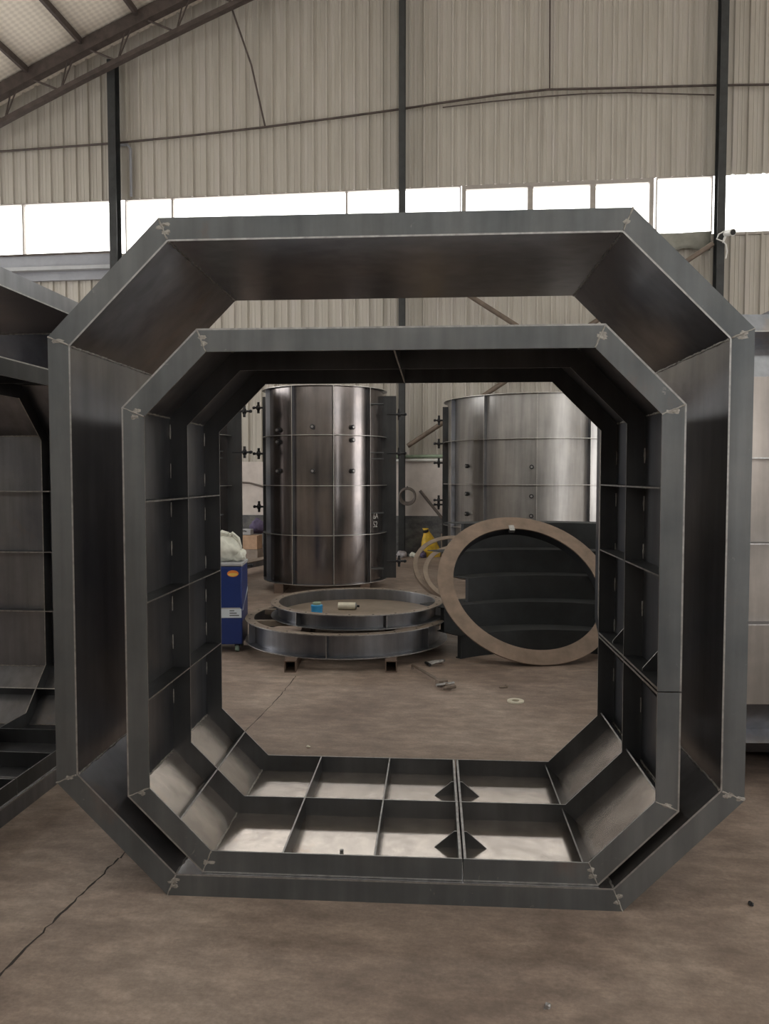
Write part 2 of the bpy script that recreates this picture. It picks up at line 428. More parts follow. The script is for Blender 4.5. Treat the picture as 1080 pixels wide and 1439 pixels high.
pp = [(UL+.1, 7.85), (-8.2, 7.86), (-5.92, 7.91), (-4.4, 7.98), (-2.94, 8.07), (-1.6, 8.17), (-.37, 8.27), (.45, 8.35), (1.4, 8.43), (2.3, 8.48), (3.54, 8.44), (5.12, 8.40), (6.1, 8.36), (9, 8.3)]
tag(MB().tube([hp(a, -.10, z) for a, z in pp], .02, 10).build('wall_pipe', M['truss']), 'long thin brown pipe bowed across the upper cladding', 'pipe')
tag(MB().tube([hp(a, -.08, z) for a, z in ((.4, 8.27), (1.3, 8.33), (2.3, 8.37), (3.0, 8.38), (3.7, 8.36), (5.2, 8.24))], .012, 8).build('wall_cable', M['truss']), 'slack dark cable just below the pipe at upper right', 'cable')
tag(MB().tube([hp(-3.48, -.50, 10.16), hp(-3.18, -.15, 9.2), hp(-2.94, -.10, 8.09)], .018, 8).build('hanger_rod', M['truss']), 'thin slanting rod from the truss down to the wall pipe', 'rod')
tag(MB().tube([hp(2.31, -.10, 12.3), hp(2.33, -.10, 8.5)], .014, 8).build('hanger_rod', M['truss']), 'thin upright rod dropping to the wall pipe at upper right', 'rod')
tag(MB().tube([hp(-5.9, -.08, 7.88), hp(-5.66, -.08, 7.88), hp(-5.6, -.08, 7.8), hp(-5.6, -.08, 6.9)], .026, 8).build('drop_pipe', M['grey']), 'short grey pipe dropping beside the left column above the windows', 'pipe')
gb = hall_thing('wall_channel', 'grey steel channel under the bright windows at the left', 'channel', None, 0, 0, 0)
MB().box((UL+.05, -.16, 5.58), (-5.98, -.04, 5.80)).build('channel_face', M['grey'], gb)
MB().box((UL+.05, -.24, 5.50), (-5.98, -.04, 5.57)).build('channel_lip', M['lid'], gb)
MB().box((UL+.05, -.10, 5.33), (-5.98, -.04, 5.50)).build('channel_skirt', M['grey'], gb)
MB().tube([hp(0, 0, 0)-HO+Vector((0, 0, 0)) if False else Vector((UL+.05, -.20, 5.80)), Vector((-6.0, -.20, 5.82))], .018, 8).build('cable', M['truss'], gb)
# slack grey-green sheet under the window right of centre
sh = MB(); NS = 16; vs = []
for i in range(NS+1):
    u = 2.6+(5.17-2.6)*i/NS
    for j in range(5):
        z = 5.84-(.50-.22*i/NS+.05*math.sin(i*1.3))*j/4
        vs.append((u, -.13-.025*math.sin(i*.9+j), z))
sh.add(vs, [(i*5+j, i*5+j+1, (i+1)*5+j+1, (i+1)*5+j) for i in range(NS) for j in range(4)], 0, True)
o = sh.build('plastic_sheet', M['sheet'], None, HO, HR)
so = o.modifiers.new('t', 'SOLIDIFY'); so.thickness = .008
tag(o, 'grey green sheet hung under the window beside the right column', 'sheet')
# camera
cc = hall_thing('security_camera', 'small white security camera fixed on the right column under the window', 'camera', None, 5.34, -.42, 5.72)
MB().tube([(0, .0, 0), (.02, -.11, -.03), (.045, -.22, -.055)], [.055, .06, .06], 14).build('camera_body', M['cam'], cc)
MB().tube([(.0455, -.221, -.055), (.048, -.236, -.058)], .046, 14).build('lens', M['dark'], cc)
MB().tube([(0, 0, -.03), (-.03, .0, -.11), (-.04, .02, -.16)], .018, 8).build('bracket', M['cam'], cc)
MB().tube([(-.05, -.02, .02), (-.12, -.02, -.02), (-.16, -.02, -.10), (-.06, -.02, -.14), (.0, -.02, -.2), (.02, -.02, -.32), (.0, -.02, -.44)], .012, 8).build('cable', M['cam'], cc)

# ------------------------------------------------------------------ octagonal culvert moulds
def octa(w, h, ch, d=0, z0=0, dx=0):
    w, hh, ch = w-d, h-2*d, ch-d*(2-math.sqrt(2)); z0 += d
    return [Vector((x+dx, z)) for x, z in ((-w+ch, z0+hh), (w-ch, z0+hh), (w, z0+hh-ch), (w, z0+ch), (w-ch, z0), (-w+ch, z0), (-w, z0+ch), (-w, z0+hh-ch))]
T = .006
def v3(p, y): return Vector((p.x, y, p.y))
def weld_line(mb, a, b2, r, n=None):
    a, b2 = Vector(a), Vector(b2); L = (b2-a).length; n = n or max(3, int(L/.012))
    pts = []; rr = []
    for i in range(n+1):
        t = i/n
        pts.append(a.lerp(b2, t)+Vector([random.uniform(-1, 1)*r*.45 for _ in range(3)])); rr.append(r*random.uniform(.55, 1.35))
    mb.tube(pts, rr, 6)
def octagon_mould(root, w, h, ch, z0, dx, depth, fw, ribs, joints, inside, skin_mats, y0=0, weld=True):
    """inside=True: skin outside and ribs inward (core); else skin inside and ribs outward (shell)."""
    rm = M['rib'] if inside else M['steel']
    lay = lambda d: octa(w, h, ch, d, z0, dx)
    sk0, sk1 = (0, T) if inside else (fw-T, fw)
    fl0, fl1 = (T, fw) if inside else (0, fw-T)
    A, B, F0, F1 = lay(sk0), lay(sk1), lay(fl0), lay(fl1)
    for k in range(8):
        k2 = (k+1) % 8
        base, far = (A, F1) if inside else (B, F0)      # skin line the ribs stand on, and where the rib tips end
        d = (base[k2]-base[k]); L = d.length; d = d/L
        nrm = (far[k]+far[k2])/2-(base[k]+base[k2])/2; nrm = nrm-d*nrm.dot(d); dep = nrm.length; nrm = nrm/dep
        js = sorted(joints.get(k, []))
        def cut(P, s):   # the point of polygon P's side k at distance s along the base side
            return P[k]+d*((base[k]+d*s-P[k]).dot(d))
        spans = []; prev = None
        for s in js: spans.append((prev, s-.002)); prev = s+.002
        spans.append((prev, None))
        for s0, s1 in spans:
            e = lambda P, s, end: (P[k] if not end else P[k2]) if s is None else cut(P, s)
            q = [e(A, s0, 0), e(A, s1, 1), e(B, s1, 1), e(B, s0, 0)]
            MB().prism([v3(p, y0) for p in q], (0, depth, 0)) and None
            mb = MB(); P3 = [v3(p, y0) for p in q]; n4 = [p+Vector((0, depth, 0)) for p in P3]
            mb.add(P3+n4, [(0, 1, 2, 3), (7, 6, 5, 4), (0, 1, 5, 4), (1, 2, 6, 5), (2, 3, 7, 6), (3, 0, 4, 7)], [1, 1, 0, 0, 0, 0])
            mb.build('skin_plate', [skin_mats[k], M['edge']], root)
            q = [e(F0, s0, 0), e(F0, s1, 1), e(F1, s1, 1), e(F1, s0, 0)]
            for nm, y in (('front_flange', y0), ('ring_rib', y0+depth*.5-T/2), ('back_flange', y0+depth-T)):
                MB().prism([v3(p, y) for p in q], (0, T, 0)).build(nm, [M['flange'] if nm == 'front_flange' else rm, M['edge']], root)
        # cross ribs
        def rib(s, t=T):
            a = base[k]+d*(s-t/2); off = T if True else 0
            r0 = a+nrm*T; r1 = a+nrm*(dep-.001)
            for ya, yb in ((y0+T, y0+depth*.5-T/2), (y0+depth*.5+T/2, y0+depth-T)):
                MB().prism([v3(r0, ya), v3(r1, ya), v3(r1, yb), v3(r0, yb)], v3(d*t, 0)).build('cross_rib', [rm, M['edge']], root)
        for s in ribs.get(k, []): rib(s)
        for s in js:
            rib(s-.0085, .009); rib(s+.0085, .009)
            for yy in (depth*.24, depth*.74):
                for sg in (-1, 1):
                    a = base[k]+d*(s+sg*.0135)+nrm*T
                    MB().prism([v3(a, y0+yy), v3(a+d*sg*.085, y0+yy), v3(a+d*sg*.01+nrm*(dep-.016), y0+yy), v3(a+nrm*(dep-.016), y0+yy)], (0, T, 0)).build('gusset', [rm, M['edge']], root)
        if weld:
            # bead along the mitre on the front face and along the skin corner
            mb = MB()
            a, b2 = v3(F0[k], y0-.001), v3(F1[k], y0-.001)
            weld_line(mb, a, b2, .0026)
            rnd = random.Random(k*7+int(w*100))
            for _ in range(rnd.choice((1, 2, 3))):
                c = a.lerp(b2, rnd.uniform(.3, .75))+Vector((rnd.uniform(-.012, .012), .001, rnd.uniform(-.010, .010)))
                mb.blob(c, (.013, .0014, .006), rnd.randint(0, 99), .55, 3)
            mb.build('corner_weld', M['weld'], root)
            mb = MB(); c0 = B[k] if not inside else B[k]
            weld_line(mb, v3(c0, y0+.004), v3(c0, y0+depth-.004), .0042)
            mb.build('seam_weld', M['weld'], root)
    return A, B, F0, F1
SK_OUT = [M['skin']]*8
SK_IN = [M['steel'], M['steel'], M['steel'], M['plate'], M['plate'], M['plate'], M['steel'], M['steel']]  # bottom plates paler for the window reflection painted into them
YAW = rad(-3.70); OX = Vector((math.cos(YAW), math.sin(YAW), 0)); MB_LOC = Vector((-.777, 2.684, 0))+OX*.80
def side_s(k, pos, w, h, ch, z0, dx=0):
    """position of a rib given as x (top/bottom) or z (sides), as a distance from the start of side k"""
    if k == 0: return pos-(dx-w+ch)
    if k == 4: return (dx+w-ch)-pos
    if k == 2: return (z0+h-ch)-pos
    if k == 6: return pos-(z0+ch)
OW, OH, OC, FW = 1.2, 2.385, .40, .08
def shell(label, loc, rz, skins=SK_OUT):
    r = thing('octagonal_mould', label, 'steel mould', loc, rz, 'octagonal steel moulds')
    B0 = (OW-FW, OH-2*FW, OC-FW*.586, FW)
    ribs = {k: [side_s(k, q, *B0) for q in ((-.4, 0, .4) if k in (0, 4) else (1.58, 1.19, .82))] for k in (0, 2, 4, 6)}
    for k in (1, 3, 5, 7): ribs[k] = [.25]
    octagon_mould(r, OW, OH, OC, 0, 0, .9, FW, ribs, {}, False, skins)
    return r
IW, IH, IC, IZ, IDX = .967, 1.928, .27, FW+.001, .022
def core(label, loc, rz, skins):
    r = thing('octagonal_mould_core', label, 'steel mould', loc, rz, 'octagonal mould cores')
    P = (IW, IH, IC, IZ, IDX); LB = math.hypot(IC, IC)
    ribs = {0: [side_s(0, .01, *P)], 4: [side_s(4, q, *P) for q in (-.385, -.058)], 6: [side_s(6, q, *P) for q in (1.408, 1.05, .70)],
            2: [side_s(2, q, *P) for q in (1.458, 1.16)], 5: [LB*.5], 7: [], 1: [], 3: [.012, LB-.012]}
    joints = {4: [side_s(4, .252, *P)], 2: [side_s(2, .765, *P)]}
    octagon_mould(r, IW, IH, IC, IZ, IDX, .95, FW, ribs, joints, True, skins, y0=.012)
    # tack welds where the rings meet the side plates
    for sx in (-1, 1):
        for yy in (.012+.475-.006, .012+.95-.012):
            z = .55
            while z < 1.7:
                mb = MB(); x = IDX+sx*(IW-T-.004)
                mb.tube([(x, yy, z), (x, yy-.002, z+.03), (x, yy, z+.06)], [.0018, .0036, .0024], 6, wob=.4)
                z += random.choice((.19, .23, .16))
                mb.build('tack_weld', M['weld'], r)
    return r
main = shell('large octagonal steel mould frame standing open in the foreground, smooth inside', MB_LOC, YAW)
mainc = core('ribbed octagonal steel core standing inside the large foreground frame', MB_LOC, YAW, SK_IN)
# small fittings seen on the two frames
def stub(parent, p, d, L, r=.007):
    p, d = Vector(p), Vector(d).normalized()
    MB().tube([p, p+d*L], r, 10).build('stud', M['edge'], parent)
q = math.sqrt(.5)
stub(main, (1.2-.13-.057, .42, 2.385-.13-.057-.0), (-q, 0, -q), .06, .006)
for x in (-.21,): stub(mainc, (IDX+x, .13, IZ+T), (0, 0, 1), .035)
stub(mainc, (IDX+.832-.005, .075, IZ+.135+.005), (-q, 0, q), .032)
hk = Vector((IDX-.832+.005, .33, IZ+.135+.005)); nn = Vector((q, 0, q))
MB().tube([hk, hk+nn*.03, hk+nn*.05+Vector((0, .03, 0)), hk+nn*.035+Vector((0, .06, 0)), hk+nn*.004+Vector((0, .065, 0))], .006, 8).build('lifting_hook', M['edge'], mainc)
# left neighbour: shell and core seen end-on from the side; right neighbour: shell seen from its ribbed side
LP = Vector((-1.63-.9*math.sin(rad(85)), 3.62-.0, 0)); LRZ = rad(-95)
LP = Vector((-1.60, 3.60, 0))-Vector((math.cos(rad(-5)), math.sin(rad(-5)), 0))*.9
left = shell('octagonal steel mould side-on to the view, left of the foreground frame', LP, LRZ)
LP2 = LP-Vector((math.cos(rad(-5)), math.sin(rad(-5)), 0))*.07
leftc = core('ribbed octagonal core inside the mould at the left edge', LP2, LRZ, [M['steel']]*8)
right = shell('octagonal steel mould at the right edge showing its ribbed outer side', (2.52, 4.68, 0), rad(90), [M['outer'] if k in (2, 6) else M['steel'] for k in range(8)])  # top and sloping plates darker, their shade put into the plate colour

# ------------------------------------------------------------------ round moulds
def clamp_mb(p, d, up, L=.16):
    """screw clamp: spindle with a cross-shaped wing nut"""
    p, d, up = Vector(p), Vector(d).normalized(), Vector(up)
    sd = d.cross(up).normalized(); up = sd.cross(d)
    mb = MB(); mb.tube([p-d*.03, p+d*L], .014, 8)
    c = p+d*L*.62
    mb.tube([c-d*.02, c+d*.02], .034, 10)
    mb.tube([c-up*.075, c+up*.075], .017, 8); mb.tube([c-sd*.075, c+sd*.075], .017, 8)
    mb.blob(p+d*L, (.022, .022, .022), 1, .1)
    return mb
def round_mould(name, label, loc, r_skin, r_out, z0, z1, zs, fins, joint_angles, plate_ws, mats, knobs, clamps, group=None):
    R = thing(name, label, 'steel mould', loc, 0, group)
    ja = sorted(joint_angles)
    for i, a in enumerate(ja):
        plate_w = plate_ws[i]
        b2 = ja[(i+1) % len(ja)]; b2 = b2 if b2 > a else b2+360
        MB().lathe([(r_skin-T, z0), (r_skin, z0), (r_skin, z1), (r_skin-T, z1)], 48, a0=rad(a+.3), a1=rad(b2-.3)).build('shell_plate', mats, R)
        for z in zs:
            MB().lathe([(r_skin+.001, z-T/2), (r_out, z-T/2), (r_out, z+T/2), (r_skin+.001, z+T/2)], 48, mi=[0, 1, 0, 0], a0=rad(a+1), a1=rad(b2-1)).build('ring_flange', [M['steel'], M['highlit_edge']], R)
        for s in (-.35, .35):
            t = rad(a)+s/57.3*1.6; c, sn = math.cos(t), math.sin(t)
            tn = Vector((-sn, c, 0))
            MB().prism([Vector((c*r_skin, sn*r_skin, z0)), Vector((c*(r_skin+plate_w), sn*(r_skin+plate_w), z0)), Vector((c*(r_skin+plate_w), sn*(r_skin+plate_w), z1-.06)), Vector((c*r_skin, sn*r_skin, z1-.06))], tn*.010).build('joint_plate', [M['rib'], M['edge']], R)
    for a in fins:
        t = rad(a); c, sn = math.cos(t), math.sin(t); tn = Vector((-sn, c, 0))*T
        MB().prism([Vector((c*r_skin, sn*r_skin, z0)), Vector((c*(r_out-.002), sn*(r_out-.002), z0)), Vector((c*(r_out-.002), sn*(r_out-.002), z1)), Vector((c*r_skin, sn*r_skin, z1))], tn).build('vertical_rib', [M['steel'], M['highlit_edge']], R)
    for a, z in knobs:
        t = rad(a); d = Vector((math.cos(t), math.sin(t), 0)); p = d*r_skin+Vector((0, 0, z))
        mb = MB(); mb.tube([p, p+d*.035], .030, 12); mb.tube([p+d*.035, p+d*.055], .016, 10, mi=1)
        mb.build('threaded_socket', [M['black'], M['edge']], R)
    for a, z, out in clamps:
        t = rad(a); d = Vector((math.cos(t), math.sin(t), 0)); tn = Vector((-math.sin(t), math.cos(t), 0))
        plate_w = min(zip(ja, plate_ws), key=lambda q: abs((q[0]-a+180) % 360-180))[1]
        if out: mb = clamp_mb(d*(r_skin+plate_w*.5)+Vector((0, 0, z)), d, (0, 0, 1), plate_w*.5+.12)
        else: mb = clamp_mb(d*(r_skin+plate_w*.55)+Vector((0, 0, z)), tn, (0, 0, 1), .12)
        mb.build('screw_clamp', M['black'], R)
    return R
ZS = [.125, .75, 1.375, 2.01, 2.625]
fa = [-90+6+36*i for i in range(10)]
fa = [a for a in fa if abs(a-6) > 12 and abs(((a-180)+180) % 360-180) > 0]
dk = round_mould('round_mould', 'tall dark round steel mould with upright ribs behind the ring stack', (-.80, 10.4, 0), .775, .835, .125, 2.625, ZS,
    [-115.8, -78.6, -42, -153, 32, 68, 104, 140], [-4, 176], [.185, .075], M['dark_skin'],
    [(-60, 2.11), (-60, 1.95), (-60, 1.56), (-97, 2.11), (-97, 1.56), (-134, 2.08), (-134, 1.56), (-134, 1.93)],
    [(176, 2.42, True), (176, 1.80, True), (176, 1.08, True), (-4, 2.32, True), (-4, 1.80, True), (-4, .35, True)], 'round steel moulds')
# bracket handles near the joint and the chalk figures
for z in (2.42, 1.80, 1.72, 1.02, .30):
    t = rad(-30); c = Vector((math.cos(t), math.sin(t), 0))
    MB().box((.60, -.52, z-.006), (.79, -.40, z+.006), 0).build('clamp_bracket', [M['flange']], dk)
for txt, z in (('6A', 1.0-.06), ('52', .88-.05)):
    cu = bpy.data.curves.new('chalk_text', 'FONT'); cu.body = txt; cu.size = .11; cu.extrude = .0008; cu.materials.append(M['chalk'])
    to = bpy.data.objects.new('chalk_text', cu); COL.objects.link(to)
    dg = bpy.context.evaluated_depsgraph_get(); me = bpy.data.meshes.new_from_object(to.evaluated_get(dg)); bpy.data.objects.remove(to)
    ob = bpy.data.objects.new('chalk_figures', me); COL.objects.link(ob); ob.parent = dk; ob['label'] = 'white chalk figures'
    t = rad(-30); ob.rotation_euler = (PI/2, 0, t+PI/2); ob.location = Vector((math.cos(t)*.782, math.sin(t)*.782, z))+Vector((-math.sin(t), math.cos(t), 0))*-.05
lk = copy_tree(dk); lk.location = (-2.78, 9.9, 0); lk.rotation_euler = (0, 0, rad(0))
lk['label'] = 'dark round mould mostly hidden behind the left side of the core'
tank = round_mould('round_mould', 'wide pale round steel mould standing near the back wall at the right', (2.34, 11.84, 0), 1.36, 1.43, .02, 2.625, ZS[1:]+[.02],
    [-161.8, -132, -101.2, -71, -41, -11, 49, 79, 109, 139], [-186, 16], [.085, .085], M['pale'],
    [(-104, 1.62), (-104, 1.22), (-147, 1.64), (-147, 1.24), (-147, .95), (-61.5, 1.64), (-61.5, 1.24), (-61.5, .95), (-104, .95)],
    [(-186, 2.36, True), (-186, 2.0, True), (-186, 1.70, True), (-186, 1.12, True), (-186, 1.05, True)], 'round steel moulds')
# things carrying the round moulds
for i, (x, y, lab) in enumerate(((-1.35, 9.75, 'dark packing beam under the left front of the tall dark round mould'), (-.25, 9.75, 'dark packing beam under the right front of the tall dark round mould'))):
    tag(MB().box((-.06, 0, 0), (.06, 1.3, .12)).build('packing_beam', M['wood'], None, (x, y, 0)), lab, 'beam', 'packing beams under the dark round mould')
for x in (-3.3, -2.25):
    tag(MB().box((-.06, 0, 0), (.06, 1.3, .12)).build('packing_beam', M['wood'], None, (x, 9.25, 0)), 'packing beam under the hidden round mould, behind the core at left', 'beam', 'packing beams under the hidden round mould')

# ------------------------------------------------------------------ stack of two flat rings on bearers
def flat_ring(name, label, loc, r, h, fwid, nweb, a_off, group, plate=None):
    R = thing(name, label, 'steel ring', loc, 0, group)
    ri = r-fwid
    MB().lathe([(ri, .008), (ri+T, .008), (ri+T, h-.008), (ri, h-.008)], 72).build('ring_wall', M['steel'], R)
    for z in (0, h-.008):
        MB().lathe([(ri, z), (r, z), (r, z+.008), (ri, z+.008)], 72, mi=[0, 1, 0, 1]).build('ring_flange', [M['hoop'] if z else M['steel'], M['edge']], R)
    for i in range(nweb):
        t = rad(a_off+360*i/nweb); c, s = math.cos(t), math.sin(t); tn = Vector((-s, c, 0))*T
        MB().prism([Vector((c*(ri+T), s*(ri+T), .008)), Vector((c*(r-.01), s*(r-.01), .008)), Vector((c*(r-.01), s*(r-.01), h-.008)), Vector((c*(ri+T), s*(ri+T), h-.008))], tn).build('web_plate', [M['steel'], M['edge']], R)
    for i in range(24):
        t = rad(a_off+7+15*i); MB().tube([(math.cos(t)*(r-.035), math.sin(t)*(r-.035), h-.002), (math.cos(t)*(r-.035), math.sin(t)*(r-.035), h+.0015)], .009, 8).build('bolt_hole', M['dark'], R)
    if plate: MB().lathe([(0, 0.009), (ri-.002, 0.009), (ri-.002, .017), (0, .017)], 72, closed=False).build('base_plate', M['rustplate'], R)
    return R
RZ = .09
flat_ring('flat_mould_ring', 'larger low steel ring at the bottom of the stack on bearers', (-.33, 6.71, RZ), .88, .19, .075, 6, -98, 'stacked flat rings')
up = flat_ring('flat_mould_ring', 'smaller steel ring on top of the larger ring, holding the spray can', (-.24, 6.76, RZ+.191), .757, .12, .07, 6, -70, 'stacked flat rings', True)
for x, lab in ((-.72, 'square steel tube bearer under the left of the ring stack'), (.05, 'square steel tube bearer under the right of the ring stack')):
    mb = MB(); t = .008; a = .045
    for (x0, x1, z0, z1) in ((-a, a, 0, t), (-a, a, .09-t, .09), (-a, -a+t, t, .09-t), (a-t, a, t, .09-t)): mb.box((x0, 0, z0), (x1, 1.9, z1))
    tag(mb.build('bearer_tube', M['wood'], None, (x, 5.80, 0)), lab, 'bearer', 'bearers under the ring stack')
# cross bars inside the lower ring carry the smaller one
tag(MB().box((-.80, -.03, -.045), (.80, .03, -.001)).build('support_bar', M['rustplate'], None, (-.33, 6.45, RZ+.19)), 'flat bar across the larger ring, beneath the smaller ring', 'bar', 'support bars in the ring stack')
tag(MB().box((-.78, -.03, -.045), (.78, .03, -.001)).build('support_bar', M['rustplate'], None, (-.33, 7.0, RZ+.19)), 'flat bar across the larger ring, beneath the smaller ring', 'bar', 'support bars in the ring stack')
PZ = RZ+.191+.017
bt = thing('plastic_pot', 'bright blue plastic pot on the brown plate of the smaller ring', 'pot', (-.585, 6.60, PZ))
MB().lathe([(0, 0), (.047, 0), (.052, .085), (.046, .09), (0, .09)], 24, closed=False).build('pot_body', M['bottle'], bt)
MB().lathe([(.030, .09), (.036, .09), (.036, .108), (.030, .112), (0, .112), (0, .09)], 20, closed=False).build('pot_cap', M['green'], bt)
ca = thing('spray_can', 'cream spray can lying on the brown plate inside the smaller ring', 'can', (-.33, 6.86, PZ), rad(-4))
MB().tube([(-.085, 0, .033), (.07, 0, .033)], .033, 20).build('can_body', M['can'], ca)
MB().tube([(.07, 0, .033), (.083, 0, .033), (.085, 0, .033)], [.033, .02, .015], 16).build('can_shoulder', M['edge'], ca)
MB().tube([(.085, 0, .033), (.105, 0, .033)], .011, 10).build('nozzle', M['dark'], ca)

# ------------------------------------------------------------------ leaning rusty ring, curved panels behind it
lean = rad(44)
Rz = Matrix.Rotation(rad(8), 4, 'Z'); Rx = Matrix.Rotation(-lean, 4, 'X')
rl = thing('leaning_ring', 'large rusty brown ring leaning back against the dark curved panels', 'steel ring', (1.15, 5.95, .012), 0)
rl.matrix_world = Matrix.Translation((1.29, 5.99, .012)) @ Rz @ Rx
def yrot(mb):  # turn a lathe made round z so that it stands: z -> y, and lift to rest on its rim
    mb.v = [(x, z, y+.77) for x, y, z in mb.v]; return mb
yrot(MB().lathe([(.635, 0), (.77, 0), (.77, .012), (.635, .012)], 84)).build('rim_flange', M['rust'], rl)
yrot(MB().lathe([(.635, .012), (.642, .012), (.642, .09), (.635, .09)], 84)).build('rim_band', M['black'], rl)
for a in range(0, 360, 45):
    t = rad(a+20); c, s = math.cos(t), math.sin(t)
    mb = MB().prism([(c*.642, s*.642, .012), (c*.74, s*.74, .012), (c*.642, s*.642, .085)], Vector((-s, c, 0))*.006, 0, 0)
    yrot(mb).build('rim_gusset', M['black'], rl)
# white paint-marked latch at the top of the rim
mb = MB().box((-.025, -.004, 1.38), (.025, .03, 1.44)); mb.build('latch', M['edge'], rl)
def curved_panel(label, loc, rz, r, h, a0, a1, tilt=0, roll=0):
    o = thing('curved_form_panel', label, 'curved panel', loc, 0, 'curved panels heaped behind the leaning ring')
    o.rotation_euler = (tilt, roll, rz)
    L = lambda prof, mi=0: MB().lathe(prof, 28, mi=mi, a0=rad(a0), a1=rad(a1))
    L([(r-T, .006), (r, .006), (r, h-.006), (r-T, h-.006)]).build('panel_skin', M['dull'], o)
    for z in (0, h-.006):
        fo = .285 if z else .055
        L([(r-T, z), (r+fo, z), (r+fo, z+.006), (r-T, z+.006)], [0, 1, 0, 0]).build('panel_flange', [M['dull'], M['dull']], o)
    for a in (a0+1, (a0+a1)/2, a1-1):
        t = rad(a); c, s = math.cos(t), math.sin(t)
        MB().prism([(c*r, s*r, .006), (c*(r+.05), s*(r+.05), .006), (c*(r+.05), s*(r+.05), h-.006), (c*r, s*r, h-.006)], Vector((-s, c, 0))*.006, 0, 0).build('panel_rib', M['dull'], o)
    return o
z = 0
PLAN = [(1.36, 5.29, 1.20, .19, 52, 130, 'lowest dark curved panel on the floor behind the leaning ring'),
        (1.30, 5.53, 1.20, .20, 55, 128, 'dark curved panel lying second from the floor behind the leaning ring'),
        (1.42, 5.73, 1.20, .21, 54, 128, 'dark curved panel in the middle of the heap behind the leaning ring'),
        (1.34, 5.97, 1.18, .21, 56, 126, 'dark curved panel second from the top of the heap behind the leaning ring'),
        (1.38, 6.20, 1.18, .24, 60, 124, 'topmost dark curved panel, just under the upper rim of the leaning ring')]
for i, (x, y, r, h, a0, a1, lab) in enumerate(PLAN):
    curved_panel(lab, (x, y, z+.001), rad((-2, 4, -3, 4, -1)[i]), r, h, a0, a1); z += h
# two hoops leaning on the pale mould
for (r, lab, dy, dx) in ((.58, 'larger thin brown steel hoop leaning behind the rusty ring', 0, 0), (.50, 'smaller thin brown steel hoop leaning behind the rusty ring', -.12, .03)):
    h = thing('steel_hoop', lab, 'hoop', (0, 0, 0), 0, 'thin hoops behind the rusty ring')
    h.matrix_world = Matrix.Translation((.98+dx, 9.05+dy, .01)) @ Matrix.Rotation(rad(6), 4, 'Z') @ Matrix.Rotation(-rad(52), 4, 'X')
    mb = MB().lathe([(r-.055, 0), (r, 0), (r, .012), (r-.055, .012)], 64); mb.v = [(x, zz, y+r) for x, y, zz in mb.v]
    mb.build('hoop_band', M['hoop'], h)
    mb = MB().lathe([(r-.012, .012), (r-.004, .012), (r-.004, .05), (r-.012, .05)], 64); mb.v = [(x, zz, y+r) for x, y, zz in mb.v]
    mb.build('hoop_lip', M['hoop'], h)

# ------------------------------------------------------------------ blue machine with white bag
bx = thing('blue_machine', 'dark blue welding machine cabinet on casters at the left of the ring stack', 'machine', (-1.45, 6.62, 0), rad(2))
def rbox(a, b2, bev, mats, name, parent):
    o = MB().box(a, b2).build(name, mats, parent)
    m = o.modifiers.new('b', 'BEVEL'); m.width = bev; m.segments = 3
    return o
rbox((-.24, -.17, .07), (.24, .17, .735), .012, M['blue'], 'cabinet', bx)
rbox((-.245, -.175, .736), (.245, .175, .765), .008, M['lid'], 'lid', bx)
MB().box((-.242, -.180, .735), (-.22, -.172, .76)).build('lid_clip', M['lid'], bx)
MB().box((-.2, -.174, .375), (.225, -.1705, .385)).build('trim_strip', M['lid'], bx)
lb = MB().box((.05, -.1745, .30), (.235, -.1702, .375)).build('label_plate', M['label'], bx)
for k in range(3): MB().box((.135, -.1752, .315+.02*k), (.215-.02*k, -.1744, .324+.02*k)).build('print_line', M['print'], lb)
def disc(name, c, rx, rz2, y, mat, parent, t=.002):
    mb = MB(); n = 28
    mb.prism([(c[0]+rx*math.cos(2*PI*i/n), y, c[1]+rz2*math.sin(2*PI*i/n)) for i in range(n)], (0, -t, 0), 0, 0)
    return mb.build(name, mat, parent)
bd = disc('badge', (.165, .675), .048, .028, -.170, M['orange'], bx)
disc('badge_band', (.165, .668), .040, .013, -.172, M['yellowp'], bd)
MB().prism([(.2402, -.16, .36), (.2402, -.13, .36), (.2402, .15, .52), (.2402, .15, .49)], (.003, 0, 0), 0, 0).build('side_stripe', M['label'], bx)
for sx in (-.17, .19):
    for sy in (-.12, .12):
        w = MB().tube([(sx-.014, sy, .033), (sx+.014, sy, .033)], .033, 16).build('caster', M['caster'], bx)
        MB().box((sx-.02, sy-.02, .05), (sx+.02, sy+.02, .071)).build('caster_fork', M['dark'], w)
bag = thing('plastic_bag', 'crumpled white plastic bag on top of the blue machine', 'bag', (-1.40, 6.60, .765))
mb = MB().blob((.04, 0, .105), (.135, .12, .125), 5, .16, 4, flat=True); mb.build('bag_body', M['white'], bag)
MB().blob((.145, -.02, .05), (.06, .06, .058), 9, .25, 3, flat=True).build('bag_corner', M['white'], bag)
MB().tube([(.06, -.02, .20), (.10, -.04, .245), (.15, -.04, .20), (.165, -.03, .13), (.14, -.02, .09)], [.02, .015, .013, .014, .02], 8, wob=.15).build('bag_handle', M['white'], bag)
MB().tube([(-.02, -.02, .21), (.01, -.03, .25), (.06, -.03, .23)], [.03, .022, .02], 8, wob=.2).build('bag_knot', M['white'], bag)

